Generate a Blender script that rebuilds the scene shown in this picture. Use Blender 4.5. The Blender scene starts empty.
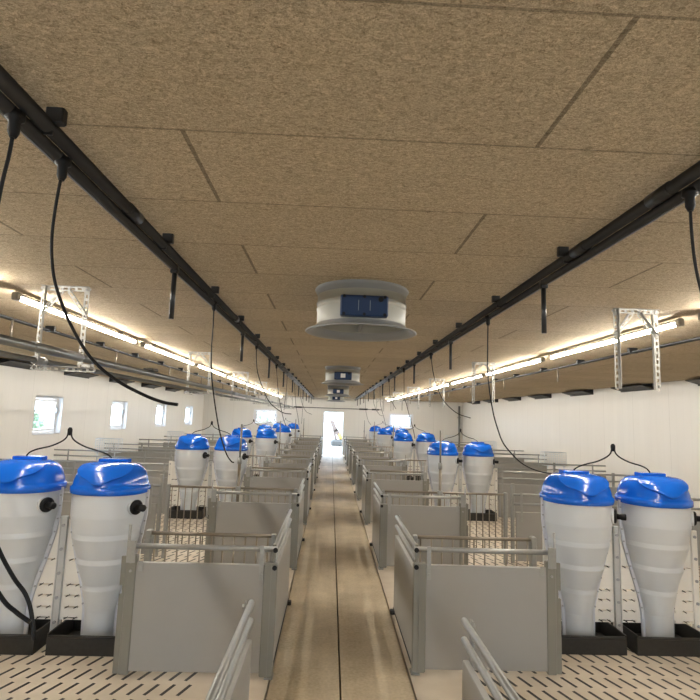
import bpy, math, random
from mathutils import Matrix, Vector
random.seed(7)
C = bpy.context.scene.collection
PI = math.pi

# ------------------------------------------------------------------ helpers
class MB:
    """collects simple shapes and links them as ONE mesh object"""
    def __init__(self): self.v=[]; self.f=[]; self.s=[]; self.k=[]; self.cur=0
    def add(self, vs, fs, smooth=False):
        n=len(self.v); self.v+= [tuple(p) for p in vs]
        for k,f in enumerate(fs):
            self.f.append(tuple(i+n for i in f)); self.s.append(smooth if isinstance(smooth,bool) else smooth[k]); self.k.append(self.cur)
        return self
    def box(self, x0,x1,y0,y1,z0,z1, ch=0):
        if x0>x1: x0,x1=x1,x0
        if ch<=0:
            vs=[(x,y,z) for z in (z0,z1) for y in (y0,y1) for x in (x0,x1)]
            fs=[(0,2,3,1),(4,5,7,6),(0,1,5,4),(2,6,7,3),(0,4,6,2),(1,3,7,5)]
            return self.add(vs,fs)
        c=min(ch,(x1-x0)*.45,(y1-y0)*.45,(z1-z0)*.45)
        ring=lambda z,i:[(x0+i+c,y0+i,z),(x1-i-c,y0+i,z),(x1-i,y0+i+c,z),(x1-i,y1-i-c,z),(x1-i-c,y1-i,z),(x0+i+c,y1-i,z),(x0+i,y1-i-c,z),(x0+i,y0+i+c,z)]
        rs=[ring(z0,c*.7),ring(z0+c,0),ring(z1-c,0),ring(z1,c*.7)]
        vs=sum(rs,[]); fs=[tuple(range(7,-1,-1)),tuple(range(24,32))]
        for r in range(3):
            for k in range(8):
                k2=(k+1)%8; fs.append((r*8+k,r*8+k2,r*8+8+k2,r*8+8+k))
        return self.add(vs,fs)
    def obox(self, c, ax, ay, az, hx,hy,hz):
        """oriented box: centre, three axes, half sizes"""
        c=Vector(c); ax=Vector(ax).normalized()*hx; ay=Vector(ay).normalized()*hy; az=Vector(az).normalized()*hz
        vs=[c+sx*ax+sy*ay+sz*az for sz in (-1,1) for sy in (-1,1) for sx in (-1,1)]
        return self.add(vs,[(0,2,3,1),(4,5,7,6),(0,1,5,4),(2,6,7,3),(0,4,6,2),(1,3,7,5)])
    def tube(self, pts, r, n=10, caps=True):
        pts=[Vector(p) for p in pts]; rs=r if isinstance(r,(list,tuple)) else [r]*len(pts)
        t=[]
        for i in range(len(pts)):
            a=pts[max(0,i-1)]; b=pts[min(len(pts)-1,i+1)]; t.append((b-a).normalized())
        u=t[0].orthogonal().normalized(); vs=[]
        for i,p in enumerate(pts):
            u=(u-t[i]*u.dot(t[i])).normalized(); w=t[i].cross(u)
            for k in range(n):
                a=2*PI*k/n; vs.append(p+(u*math.cos(a)+w*math.sin(a))*rs[i])
        fs=[];sm=[]
        for i in range(len(pts)-1):
            for k in range(n):
                k2=(k+1)%n; fs.append((i*n+k,i*n+k2,i*n+n+k2,i*n+n+k)); sm.append(True)
        if caps:
            fs.append(tuple(range(n-1,-1,-1))); fs.append(tuple(range(len(vs)-n,len(vs)))); sm+=[False,False]
        return self.add(vs,fs,sm)
    def lathe(self, prof, n=32, cx=0,cy=0,cz=0, sy=1.0, smooth=True, close=False, pw=2.0):
        vs=[]
        for r,z in prof:
            for k in range(n):
                a=2*PI*k/n; ca,sa=math.cos(a),math.sin(a)
                ex=2.0/pw
                x=math.copysign(abs(ca)**ex,ca); y=math.copysign(abs(sa)**ex,sa)
                vs.append((cx+r*x, cy+r*sy*y, cz+z))
        fs=[]
        m=len(prof)
        for i in range(m-1 if not close else m):
            j=(i+1)%m
            for k in range(n):
                k2=(k+1)%n; fs.append((i*n+k,i*n+k2,j*n+k2,j*n+k))
        return self.add(vs,fs,smooth)
    def disc(self, r,cx,cy,z,n=32,sy=1.0,flip=False,pw=2.0):
        ex=2.0/pw; vs=[]
        for k in range(n):
            a=2*PI*k/n; ca,sa=math.cos(a),math.sin(a)
            vs.append((cx+r*math.copysign(abs(ca)**ex,ca),cy+r*sy*math.copysign(abs(sa)**ex,sa),z))
        return self.add(vs,[tuple(range(n)) if not flip else tuple(range(n-1,-1,-1))])
    def ball(self, c, r, n=12, m=8, sc=(1,1,1)):
        vs=[];fs=[]
        for i in range(1,m):
            t=PI*i/m
            for k in range(n):
                a=2*PI*k/n; vs.append((c[0]+r*sc[0]*math.sin(t)*math.cos(a),c[1]+r*sc[1]*math.sin(t)*math.sin(a),c[2]+r*sc[2]*math.cos(t)))
        top=len(vs); vs.append((c[0],c[1],c[2]+r*sc[2])); vs.append((c[0],c[1],c[2]-r*sc[2]))
        for i in range(m-2):
            for k in range(n):
                k2=(k+1)%n; fs.append((i*n+k,i*n+n+k,i*n+n+k2,i*n+k2))
        for k in range(n):
            k2=(k+1)%n; fs.append((top,k,k2)); fs.append((top+1,(m-2)*n+k2,(m-2)*n+k))
        return self.add(vs,fs,True)
    def build(self, name, mat, parent=None, loc=(0,0,0)):
        me=bpy.data.meshes.new(name); me.from_pydata(self.v,[],self.f); me.update()
        me.polygons.foreach_set('use_smooth',self.s)
        for m_ in (mat if isinstance(mat,(list,tuple)) else [mat]): me.materials.append(m_)
        me.polygons.foreach_set('material_index',self.k)
        o=bpy.data.objects.new(name,me); C.objects.link(o); o.location=loc
        if parent: o.parent=parent
        return o

def tag(o,label=None,cat=None,group=None,kind=None):
    if label: o['label']=label
    if cat: o['category']=cat
    if group: o['group']=group
    if kind: o['kind']=kind
    return o
def empty(name,loc=(0,0,0),rz=0):
    o=bpy.data.objects.new(name,None); C.objects.link(o); o.location=loc; o.rotation_euler=(0,0,rz); o.empty_display_size=.1
    return o
def copy_tree(o,parent=None):
    c=o.copy(); C.objects.link(c); c.parent=parent
    for ch in list(o.children): copy_tree(ch,c)
    return c
def struct(name,mb,mat,parent=None):
    o=mb.build(name,mat,parent)
    if not parent: o['kind']='structure'
    return o
def spline(pts,n=8):
    """Catmull-Rom through the points"""
    P=[Vector(p) for p in pts]; P=[P[0]*2-P[1]]+P+[P[-1]*2-P[-2]]; out=[]
    for i in range(1,len(P)-2):
        for k in range(n):
            t=k/n; a,b,c,d=P[i-1],P[i],P[i+1],P[i+2]
            out.append(.5*((2*b)+(c-a)*t+(2*a-5*b+4*c-d)*t*t+(3*b-a-3*c+d)*t**3))
    out.append(P[-2]); return out
ORD=['first','second','third','fourth','fifth','sixth','seventh','eighth','ninth','tenth','eleventh','twelfth']

# ------------------------------------------------------------------ materials
def srgb(r,g,b):
    f=lambda c:(c/12.92 if c<=.04045 else ((c+.055)/1.055)**2.4)
    return (f(r/255),f(g/255),f(b/255),1)
class NT:
    def __init__(self,name):
        self.m=bpy.data.materials.new(name); self.m.use_nodes=True; self.t=self.m.node_tree; self.n=self.t.nodes
        self.b=self.n['Principled BSDF']; self.out=self.n['Material Output']
    def node(self,typ,**kw):
        x=self.n.new(typ)
        for k,v in kw.items():
            if k.startswith('i_'): x.inputs[k[2:].replace('_',' ')].default_value=v
            elif k.startswith('n_'): x.inputs[int(k[2:])].default_value=v
            else: setattr(x,k,v)
        return x
    def link(self,a,b): self.t.links.new(a,b)
    def math(self,op,a,b=None,c=None):
        x=self.n.new('ShaderNodeMath'); x.operation=op
        for i,v in enumerate((a,b,c)):
            if v is None: continue
            if isinstance(v,(int,float)): x.inputs[i].default_value=v
            else: self.link(v,x.inputs[i])
        return x.outputs[0]
def plain(name,col,rough=.5,metal=0,noise=.06,scale=30,bump=0.0,spec=.5,coat=0):
    t=NT(name); b=t.b
    b.inputs['Roughness'].default_value=rough; b.inputs['Metallic'].default_value=metal
    b.inputs['Specular IOR Level'].default_value=spec; b.inputs['Coat Weight'].default_value=coat
    tc=t.node('ShaderNodeTexCoord'); nz=t.node('ShaderNodeTexNoise',i_Scale=scale,i_Detail=4.0)
    t.link(tc.outputs['Object'],nz.inputs['Vector'])
    mx=t.node('ShaderNodeMix',data_type='RGBA'); 
    mx.inputs[6].default_value=tuple(max(0,c*(1-noise)) for c in col[:3])+(1,)
    mx.inputs[7].default_value=tuple(min(1,c*(1+noise)) for c in col[:3])+(1,)
    t.link(nz.outputs['Fac'],mx.inputs[0]); t.link(mx.outputs[2],b.inputs['Base Color'])
    if bump:
        bp=t.node('ShaderNodeBump',i_Strength=bump,i_Distance=.01); t.link(nz.outputs['Fac'],bp.inputs['Height']); t.link(bp.outputs[0],b.inputs['Normal'])
    return t.m

M={}
M['pvc']=plain('grey_pvc',(.315,.31,.295,1),.42,0,.03,6)
M['pvc_dark']=plain('grey_channel',(.21,.205,.18,1),.45,0,.04,8)
M['galv']=plain('galvanised_steel',(.36,.365,.355,1),.45,.65,.12,60)
M['stain']=plain('stainless_bar',(.27,.235,.19,1),.42,.6,.10,50)
M['slot_steel']=plain('zinc_white_angle',(.46,.455,.43,1),.5,.25,.06,40)
M['blue']=plain('blue_plastic',(.003,.125,.66,1),.17,0,.04,6,0,.5,.15)
M['blue_hatch']=plain('blue_plastic_hatch',(.004,.135,.70,1),.16,0,.04,6,0,.5,.15)
M['tank']=plain('white_polyethylene',(.60,.63,.66,1),.38,0,.03,5)
M['seam']=plain('white_flange',(.60,.62,.68,1),.4,0,.03,9)
M['black']=plain('black_rubber',(.008,.008,.009,1),.5,0,.2,40,0,.25)
M['rail']=plain('black_pipe',(.014,.015,.017,1),.32,0,.2,30,0,.5)
M['whiteboard']=plain('white_plank',(.80,.78,.73,1),.45,0,.04,10)
M['slot']=plain('slot_shade',(.30,.24,.17,1),.7,0,.1,20)
M['trough']=plain('trough_iron',(.035,.033,.03,1),.5,.3,.3,30)
M['fan']=plain('fan_plastic',(.40,.40,.355,1),.42,0,.03,6)
M['fan_in']=plain('fan_inner',(.26,.27,.275,1),.4,0,.03,6)
M['fanbox']=plain('fan_box_blue',(.003,.024,.085,1),.45,0,.1,12)
M['label']=plain('paper_label',(.75,.74,.72,1),.6,0,.02,5)
M['lampcap']=plain('lamp_cap',(.35,.33,.28,1),.5,0,.05,10)
M['frame']=plain('window_white',(.82,.83,.85,1),.35,0,.02,8)
M['handle']=plain('handle_grey',(.35,.36,.38,1),.4,.3,.02,8)
M['pipe']=plain('feed_pipe_steel',(.24,.25,.25,1),.36,.75,.10,14)
M['zinc']=plain('pale_zinc',(.52,.53,.53,1),.5,.1,.06,20)
M['vent']=plain('inlet_black',(.02,.02,.022,1),.5,0,.2,20)
M['joint']=plain('joint_dark',(.02,.018,.016,1),.9,0,.2,20)
M['yellow']=plain('machine_yellow',(.34,.19,.03,1),.5,0,.08,8)
M['boom']=plain('boom_dusty',(.075,.05,.04,1),.6,0,.15,8)
M['leaf']=plain('leaf_green',(.15,.20,.12,1),.7,0,.4,3)
M['bark']=plain('bark',(.12,.09,.06,1),.8,0,.3,12)
M['gravel']=plain('outdoor_gravel',(.50,.48,.44,1),.9,0,.15,6)
M['zinc_wire']=plain('zinc_wire',(.70,.75,.80,1),.4,.7,.05,20)

# glass: mostly clear, a little glossy
t=NT('clear_glass'); tr=t.node('ShaderNodeBsdfTransparent'); tr.inputs[0].default_value=(.95,.97,.98,1)
gl=t.node('ShaderNodeBsdfGlossy'); gl.inputs['Roughness'].default_value=.03
mx=t.node('ShaderNodeMixShader'); mx.inputs[0].default_value=.07
t.link(tr.outputs[0],mx.inputs[1]); t.link(gl.outputs[0],mx.inputs[2]); t.link(mx.outputs[0],t.out.inputs[0]); M['glass']=t.m
# lamp diffuser
t=NT('lamp_diffuser'); em=t.node('ShaderNodeEmission'); em.inputs[0].default_value=(1,.945,.85,1); em.inputs[1].default_value=22.0
t.link(em.outputs[0],t.out.inputs[0]); M['lamp']=t.m

# wood wool ceiling boards: rows across the building, staggered butt joints
t=NT('woodwool_board'); b=t.b; b.inputs['Roughness'].default_value=.9; b.inputs['Specular IOR Level'].default_value=.1
geo=t.node('ShaderNodeNewGeometry'); sep=t.node('ShaderNodeSeparateXYZ'); t.link(geo.outputs['Position'],sep.inputs[0])
X,Y=sep.outputs[0],sep.outputs[1]
RW,BL=.5435,2.19
row=t.math('DIVIDE',t.math('SUBTRACT',Y,1.526),RW)
rowi=t.math('FLOOR',row); rowf=t.math('SUBTRACT',row,rowi)
ds=t.math('MULTIPLY',t.math('MINIMUM',rowf,t.math('SUBTRACT',1.0,rowf)),RW)      # distance to the long seam
par=t.math('MODULO',t.math('ADD',rowi,100),2.0)
u=t.math('DIVIDE',t.math('SUBTRACT',X,t.math('ADD',-.485,t.math('MULTIPLY',par,1.095))),BL)
uf=t.math('FRACT',t.math('ADD',u,50.0)); dj=t.math('MULTIPLY',t.math('MINIMUM',uf,t.math('SUBTRACT',1.0,uf)),BL)
g1=t.math('LESS_THAN',ds,.0045); g2=t.math('LESS_THAN',dj,.0075); 
gr=t.math('MAXIMUM',t.math('MULTIPLY',g1,.5),t.math('MULTIPLY',g2,.65))
mp=t.node('ShaderNodeMapping'); mp.inputs['Scale'].default_value=(42,75,42); t.link(geo.outputs['Position'],mp.inputs[0])
n1=t.node('ShaderNodeTexNoise',i_Scale=1.0,i_Detail=5.0,i_Roughness=.7,i_Distortion=1.6); t.link(mp.outputs[0],n1.inputs['Vector'])
n2=t.node('ShaderNodeTexNoise',i_Scale=150.0,i_Detail=3.0,i_Distortion=2.0); t.link(geo.outputs['Position'],n2.inputs['Vector'])
n3=t.node('ShaderNodeTexNoise',i_Scale=.9,i_Detail=2.0); t.link(geo.outputs['Position'],n3.inputs['Vector'])
wn=t.node('ShaderNodeTexWhiteNoise',noise_dimensions='2D'); cb=t.node('ShaderNodeCombineXYZ'); t.link(rowi,cb.inputs[0]); t.link(t.math('FLOOR',t.math('ADD',u,50.0)),cb.inputs[1]); t.link(cb.outputs[0],wn.inputs['Vector'])
fib=t.math('ADD',t.math('MULTIPLY',n1.outputs['Fac'],.55),t.math('MULTIPLY',n2.outputs['Fac'],.45))
cr=t.node('ShaderNodeValToRGB'); cr.color_ramp.elements[0].position=.37; cr.color_ramp.elements[0].color=(.24,.185,.117,1); cr.color_ramp.elements[1].position=.64; cr.color_ramp.elements[1].color=(.76,.635,.45,1)
t.link(fib,cr.inputs[0])
tone=t.math('ADD',.90,t.math('ADD',t.math('MULTIPLY',wn.outputs['Value'],.12),t.math('MULTIPLY',n3.outputs['Fac'],.10)))
tone=t.math('MULTIPLY',tone,t.math('SUBTRACT',1.0,t.math('MULTIPLY',gr,.75)))
mul=t.node('ShaderNodeMix',data_type='RGBA',blend_type='MULTIPLY'); mul.inputs[0].default_value=1.0
t.link(cr.outputs[0],mul.inputs[6]); cc=t.node('ShaderNodeCombineColor'); [t.link(tone,cc.inputs[i]) for i in range(3)]; t.link(cc.outputs[0],mul.inputs[7])
t.link(mul.outputs[2],b.inputs['Base Color'])
bp=t.node('ShaderNodeBump',i_Strength=.8,i_Distance=.01); t.link(t.math('SUBTRACT',fib,gr),bp.inputs['Height']); t.link(bp.outputs[0],b.inputs['Normal'])
M['ceiling']=t.m

# white plastic wall planks with upright joints
def wallmat(name,axis):
    t=NT(name); b=t.b; b.inputs['Roughness'].default_value=.38
    geo=t.node('ShaderNodeNewGeometry'); sep=t.node('ShaderNodeSeparateXYZ'); t.link(geo.outputs['Position'],sep.inputs[0])
    u=t.math('FRACT',t.math('DIVIDE',t.math('ADD',sep.outputs[axis],50.25),1.2)); d=t.math('MULTIPLY',t.math('MINIMUM',u,t.math('SUBTRACT',1.0,u)),1.2)
    v=t.math('FRACT',t.math('DIVIDE',t.math('ADD',sep.outputs[axis],50.25),.2)); d2=t.math('MULTIPLY',t.math('MINIMUM',v,t.math('SUBTRACT',1.0,v)),.2)
    g=t.math('MAXIMUM',t.math('LESS_THAN',d,.004),t.math('MULTIPLY',t.math('LESS_THAN',d2,.002),.3))
    nz=t.node('ShaderNodeTexNoise',i_Scale=1.3,i_Detail=3.0); mp=t.node('ShaderNodeMapping'); mp.inputs['Scale'].default_value=(3,3,.4) ; t.link(geo.outputs['Position'],mp.inputs[0]); t.link(mp.outputs[0],nz.inputs['Vector'])
    tone=t.math('MULTIPLY',t.math('ADD',.94,t.math('MULTIPLY',nz.outputs['Fac'],.08)),t.math('SUBTRACT',1.0,t.math('MULTIPLY',g,.22)))
    mul=t.node('ShaderNodeMix',data_type='RGBA',blend_type='MULTIPLY'); mul.inputs[0].default_value=1.0
    mul.inputs[6].default_value=(.82,.805,.765,1); cc=t.node('ShaderNodeCombineColor'); [t.link(tone,cc.inputs[i]) for i in range(3)]; t.link(cc.outputs[0],mul.inputs[7])
    t.link(mul.outputs[2],b.inputs['Base Color']); 
    bp=t.node('ShaderNodeBump',i_Strength=.3,i_Distance=.004); t.link(t.math('SUBTRACT',1.0,g),bp.inputs['Height']); t.link(bp.outputs[0],b.inputs['Normal'])
    return t.m
M['wally']=wallmat('wall_planks_side',1); M['wallx']=wallmat('wall_planks_end',0)

# concrete walkway: worn slabs with a damp, dusty middle track
t=NT('walkway_concrete'); b=t.b; b.inputs['Specular IOR Level'].default_value=.25
geo=t.node('ShaderNodeNewGeometry'); sep=t.node('ShaderNodeSeparateXYZ'); t.link(geo.outputs['Position'],sep.inputs[0])
nA=t.node('ShaderNodeTexNoise',i_Scale=2.2,i_Detail=6.0,i_Roughness=.65); t.link(geo.outputs['Position'],nA.inputs['Vector'])
nB=t.node('ShaderNodeTexNoise',i_Scale=45.0,i_Detail=4.0); t.link(geo.outputs['Position'],nB.inputs['Vector'])
mpw=t.node('ShaderNodeMapping'); mpw.inputs['Scale'].default_value=(5.0,.35,1); t.link(geo.outputs['Position'],mpw.inputs[0])
nC=t.node('ShaderNodeTexNoise',i_Scale=1.0,i_Detail=3.0); t.link(mpw.outputs[0],nC.inputs['Vector'])
fac=t.math('ADD',t.math('MULTIPLY',nA.outputs['Fac'],.45),t.math('ADD',t.math('MULTIPLY',nB.outputs['Fac'],.25),t.math('MULTIPLY',nC.outputs['Fac'],.3)))
cr=t.node('ShaderNodeValToRGB'); cr.color_ramp.elements[0].position=.34; cr.color_ramp.elements[0].color=(.36,.29,.19,1); cr.color_ramp.elements[1].position=.66; cr.color_ramp.elements[1].color=(.72,.62,.46,1)
t.link(fac,cr.inputs[0]); t.link(cr.outputs[0],b.inputs['Base Color'])
rr=t.math('ADD',.45,t.math('MULTIPLY',nA.outputs['Fac'],.35)); t.link(rr,b.inputs['Roughness'])
bp=t.node('ShaderNodeBump',i_Strength=.15,i_Distance=.004); t.link(nB.outputs['Fac'],bp.inputs['Height']); t.link(bp.outputs[0],b.inputs['Normal'])
M['walk']=t.m

# pen floor: cream plastic slats with slanting slots, solid strip beside the walkway
t=NT('slatted_floor'); b=t.b; b.inputs['Roughness'].default_value=.5
geo=t.node('ShaderNodeNewGeometry'); sep=t.node('ShaderNodeSeparateXYZ'); t.link(geo.outputs['Position'],sep.inputs[0])
X,Y=sep.outputs[0],sep.outputs[1]
CX,CY=.105,.19
fx=t.math('SUBTRACT',t.math('FRACT',t.math('DIVIDE',t.math('ADD',X,40.0),CX)),.5); fy=t.math('SUBTRACT',t.math('FRACT',t.math('DIVIDE',Y,CY)),.5)
lx=t.math('MULTIPLY',fx,CX); ly=t.math('MULTIPLY',fy,CY)
sg=t.math('SIGN',t.math('SUBTRACT',X,.13))                                  # slots lean towards the walkway on both sides
lx=t.math('MULTIPLY',lx,sg)
pu=t.math('ADD',t.math('MULTIPLY',lx,.94),t.math('MULTIPLY',ly,.34)); pv=t.math('SUBTRACT',t.math('MULTIPLY',ly,.94),t.math('MULTIPLY',lx,.34))
sl=t.math('MULTIPLY',t.math('LESS_THAN',t.math('ABSOLUTE',pu),.012),t.math('LESS_THAN',t.math('ABSOLUTE',pv),.074))
nz=t.node('ShaderNodeTexNoise',i_Scale=6.0,i_Detail=4.0); t.link(geo.outputs['Position'],nz.inputs['Vector'])
far=t.math('GREATER_THAN',t.math('ABSOLUTE',t.math('SUBTRACT',X,.13)),.95)   # slats start beyond the solid strip
sl=t.math('MULTIPLY',sl,far)
mx=t.node('ShaderNodeMix',data_type='RGBA'); mx.inputs[6].default_value=(.50,.42,.33,1); mx.inputs[7].default_value=(.70,.63,.52,1); t.link(nz.outputs['Fac'],mx.inputs[0])
m2=t.node('ShaderNodeMix',data_type='RGBA'); m2.inputs[7].default_value=(.018,.016,.014,1); t.link(sl,m2.inputs[0]); t.link(mx.outputs[2],m2.inputs[6]); t.link(m2.outputs[2],b.inputs['Base Color'])
M['slat']=t.m

# ------------------------------------------------------------------ the room
XW0,XW1=-6.07,6.36          # inner wall faces
Y0,YF=-3.0,25.4
ZC=2.65
XC=.13
PL,PR=-.345,.612            # walkway edges
T=.24
# ceiling, floors
struct('ceiling',MB().box(XW0-T,XW1+T,Y0-T,YF+T,ZC,ZC+.12),M['ceiling'])
struct('floor_walkway_left',MB().box(PL,XC-.006,Y0,YF,-.1,0),M['walk'])
struct('floor_walkway_right',MB().box(XC+.006,PR,Y0,YF,-.1,0),M['walk'])
struct('floor_base',MB().box(XW0-T,XW1+T,Y0-T,YF+T,-.2,-.09),M['joint'])
struct('floor_pens_left',MB().box(XW0,PL-.012,Y0,YF,-.09,0),M['slat'])
struct('floor_pens_right',MB().box(PR+.012,XW1,Y0,YF,-.09,0),M['slat'])
# left wall with window openings
wins=[(7.26,8.36),(11.08,12.19),(14.9,16.0),(18.67,19.75),(22.4,23.5)]  # nearest window is unseen, added for its daylight in the rhythm of the row
WZ0,WZ1=1.217,2.015
mb=MB(); mb.box(XW0-T,XW0,Y0-T,YF+T,0,WZ0); mb.box(XW0-T,XW0,Y0-T,YF+T,WZ1,ZC)
ys=[Y0-T]+[v for w in wins for v in w]+[YF+T]
for i in range(0,len(ys),2): mb.box(XW0-T,XW0,ys[i],ys[i+1],WZ0,WZ1)
struct('wall_left',mb,M['wally'])
struct('wall_right',MB().box(XW1,XW1+T,Y0-T,YF+T,0,ZC),M['wally'])
struct('wall_back',MB().box(XW0,-.40,Y0-T,Y0,0,ZC).box(.66,XW1,Y0-T,Y0,0,ZC).box(-.40,.66,Y0-T,Y0,2.1,ZC),M['wallx'])
d=empty('door_added'); d['kind']='structure'                    # unseen doorway added behind the photographer to light the nearest gates and ceiling
MB().box(-.40,-.33,Y0-T,Y0+.02,0,2.1).box(.59,.66,Y0-T,Y0+.02,0,2.1).box(-.33,.59,Y0-T,Y0+.02,2.03,2.1).build('door_frame',M['frame'],d)
# far wall: two windows and the doorway
fw=[(-3.67,-2.55),(2.79,3.96)]; FZ0,FZ1=1.30,2.01; DX0,DX1,DZ=-.36,.635,2.0
mb=MB(); mb.box(XW0,XW1,YF,YF+T,DZ+.02,ZC)
mb.box(XW0,DX0,YF,YF+T,0,FZ0); mb.box(DX1,XW1,YF,YF+T,0,FZ0)
for a,c in ((XW0,fw[0][0]),(fw[0][1],DX0),(DX1,fw[1][0]),(fw[1][1],XW1)): mb.box(a,c,YF,YF+T,FZ0,DZ+.02)
struct('wall_far',mb,M['wallx'])

def window(n,p0,p1,z0,z1,side):
    """white casement set deep in its opening"""
    w=p1-p0; h=z1-z0; root=empty('window_%d'%n); root['kind']='structure'
    if side=='left': f=lambda a0,a1,d0,d1,b0,b1:(XW0-d1,XW0-d0,p0+a0,p0+a1,z0+b0,z0+b1)
    else: f=lambda a0,a1,d0,d1,b0,b1:(p0+a0,p0+a1,YF+d0,YF+d1,z0+b0,z0+b1)
    d=.12 if side=='left' else .05
    fr=MB(); q=.05 if side=='left' else .075
    for a in ((0,w,d,d+.07,0,q),(0,w,d,d+.07,h-q,h),(0,q,d,d+.07,q,h-q),(w-q,w,d,d+.07,q,h-q)): fr.box(*f(*a),.006)
    fr.build('window_frame',M['frame'],root)
    sa=MB(); s=q+.005; sw=.055 if side=='left' else .075
    for a in ((s,w-s,d-.02,d+.04,s,s+sw),(s,w-s,d-.02,d+.04,h-s-sw,h-s),(s,s+sw,d-.02,d+.04,s+sw,h-s-sw),(w-s-sw,w-s,d-.02,d+.04,s+sw,h-s-sw)): sa.box(*f(*a),.006)
    sash=sa.build('sash',M['frame'],root)
    MB().box(*f(s+.05,w-s-.05,d+.008,d+.02,s+.05,h-s-.05)).build('pane',M['glass'],sash)
    hd=MB().box(*f(w-s-.04,w-s-.012,d-.055,d-.02,h*.55,h*.55+.12),.005); hd.build('window_handle',M['handle'],root)
    rv=MB()                                               # lining of the opening
    for a in ((0.0,w,0,d,-.012,0.004),(0,w,0,d,h-.004,h+.012),(-.012,.004,0,d,0,h),(w-.004,w+.012,0,d,0,h)): rv.box(*f(*a))
    rv.build('window_reveal',M['frame'],root)
for i,(a,c) in enumerate(wins): window(i+1,a,c,WZ0,WZ1,'left')
for i,(a,c) in enumerate(fw): window(i+6,a,c,FZ0,FZ1,'far')
# door frame
d=empty('door_1'); d['kind']='structure'
mb=MB(); mb.box(DX0,DX0+.055,YF-.02,YF+T,0,DZ+.02,.006); mb.box(DX1-.055,DX1,YF-.02,YF+T,0,DZ+.02,.006); mb.box(DX0+.055,DX1-.055,YF-.02,YF+T,DZ-.035,DZ+.02,.006)
mb.build('door_frame',M['frame'],d); MB().box(DX0+.055,DX1-.055,YF,YF+T,-.001,.018).build('door_sill',M['galv'],d)

# ------------------------------------------------------------------ outside
struct('ground',MB().box(-60,60,-30,90,-.6,-.21).box(-3,3,YF+T,60,-.21,-.03),M['gravel'])
ex=empty('excavator',(1.05,33.0,-.03)); tag(ex,'yellow excavator with dusty slanting boom on the bright yard through the doorway','excavator')
mb=MB(); mb.box(-1.0,1.0,-.4,-.05,0,.38,.1); mb.box(-1.0,1.0,.6,.95,0,.38,.1); mb.build('track',M['trough'],ex)
mb=MB(); mb.box(-.55,1.25,-.35,.9,.42,.80,.10); mb.box(.25,.95,-.3,.4,.80,1.5,.08); mb.build('body',M['yellow'],ex)
mb=MB()
P=[(-.25,0,.35),(-.70,0,.95),(-.98,0,1.5)]
for a,c in zip(P,P[1:]):
    a,c=Vector(a),Vector(c); dv=c-a; mb.obox((a+c)/2,dv,(0,1,0),dv.cross(Vector((0,1,0))),dv.length/2+.05,.12,.13)
mb.build('boom',M['boom'],ex)
mb=MB(); a,c=Vector((-.98,0,1.5)),Vector((-.62,0,.15)); dv=c-a; mb.obox((a+c)/2,dv,(0,1,0),dv.cross(Vector((0,1,0))),dv.length/2+.05,.08,.08); mb.build('stick',M['boom'],ex)
mb=MB(); mb.box(-.8,-.35,-.25,.25,-.0,.22,.06); mb.build('bucket',M['boom'],ex)
def bush(x,y,r,lab):
    root=empty('bush',(x,y,-.21)); tag(root,lab,'bush','bushes outside the building')
    MB().tube([(0,0,0),(.05,0,.6),(0,.05,1.1)],[.09,.07,.05],8).build('stem',M['bark'],root)
    mb=MB()
    for k in range(320):
        a=random.uniform(0,2*PI); e=math.asin(random.uniform(-.75,1)); q=r*random.uniform(.72,1.0)
        c=Vector((q*math.cos(a)*math.cos(e),q*math.sin(a)*math.cos(e),1.25+q*.8*math.sin(e)))
        u=Vector((random.gauss(0,1),random.gauss(0,1),random.gauss(0,1))).normalized(); w=u.orthogonal().normalized(); s=.16*r
        mb.add([c-u*s,c+w*s*.5+Vector((0,0,.02)),c+u*s,c-w*s*.5-Vector((0,0,.02))],[(0,1,2,3)])
    mb.build('foliage',M['leaf'],root)
bush(-12.5,21.8,.9,'pale green bush outside the nearest side window')
bush(-12.3,27.6,.8,'pale green bush outside the second side window')
bush(-4.9,36.0,1.0,'pale green bush outside the far window left of the door')

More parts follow.
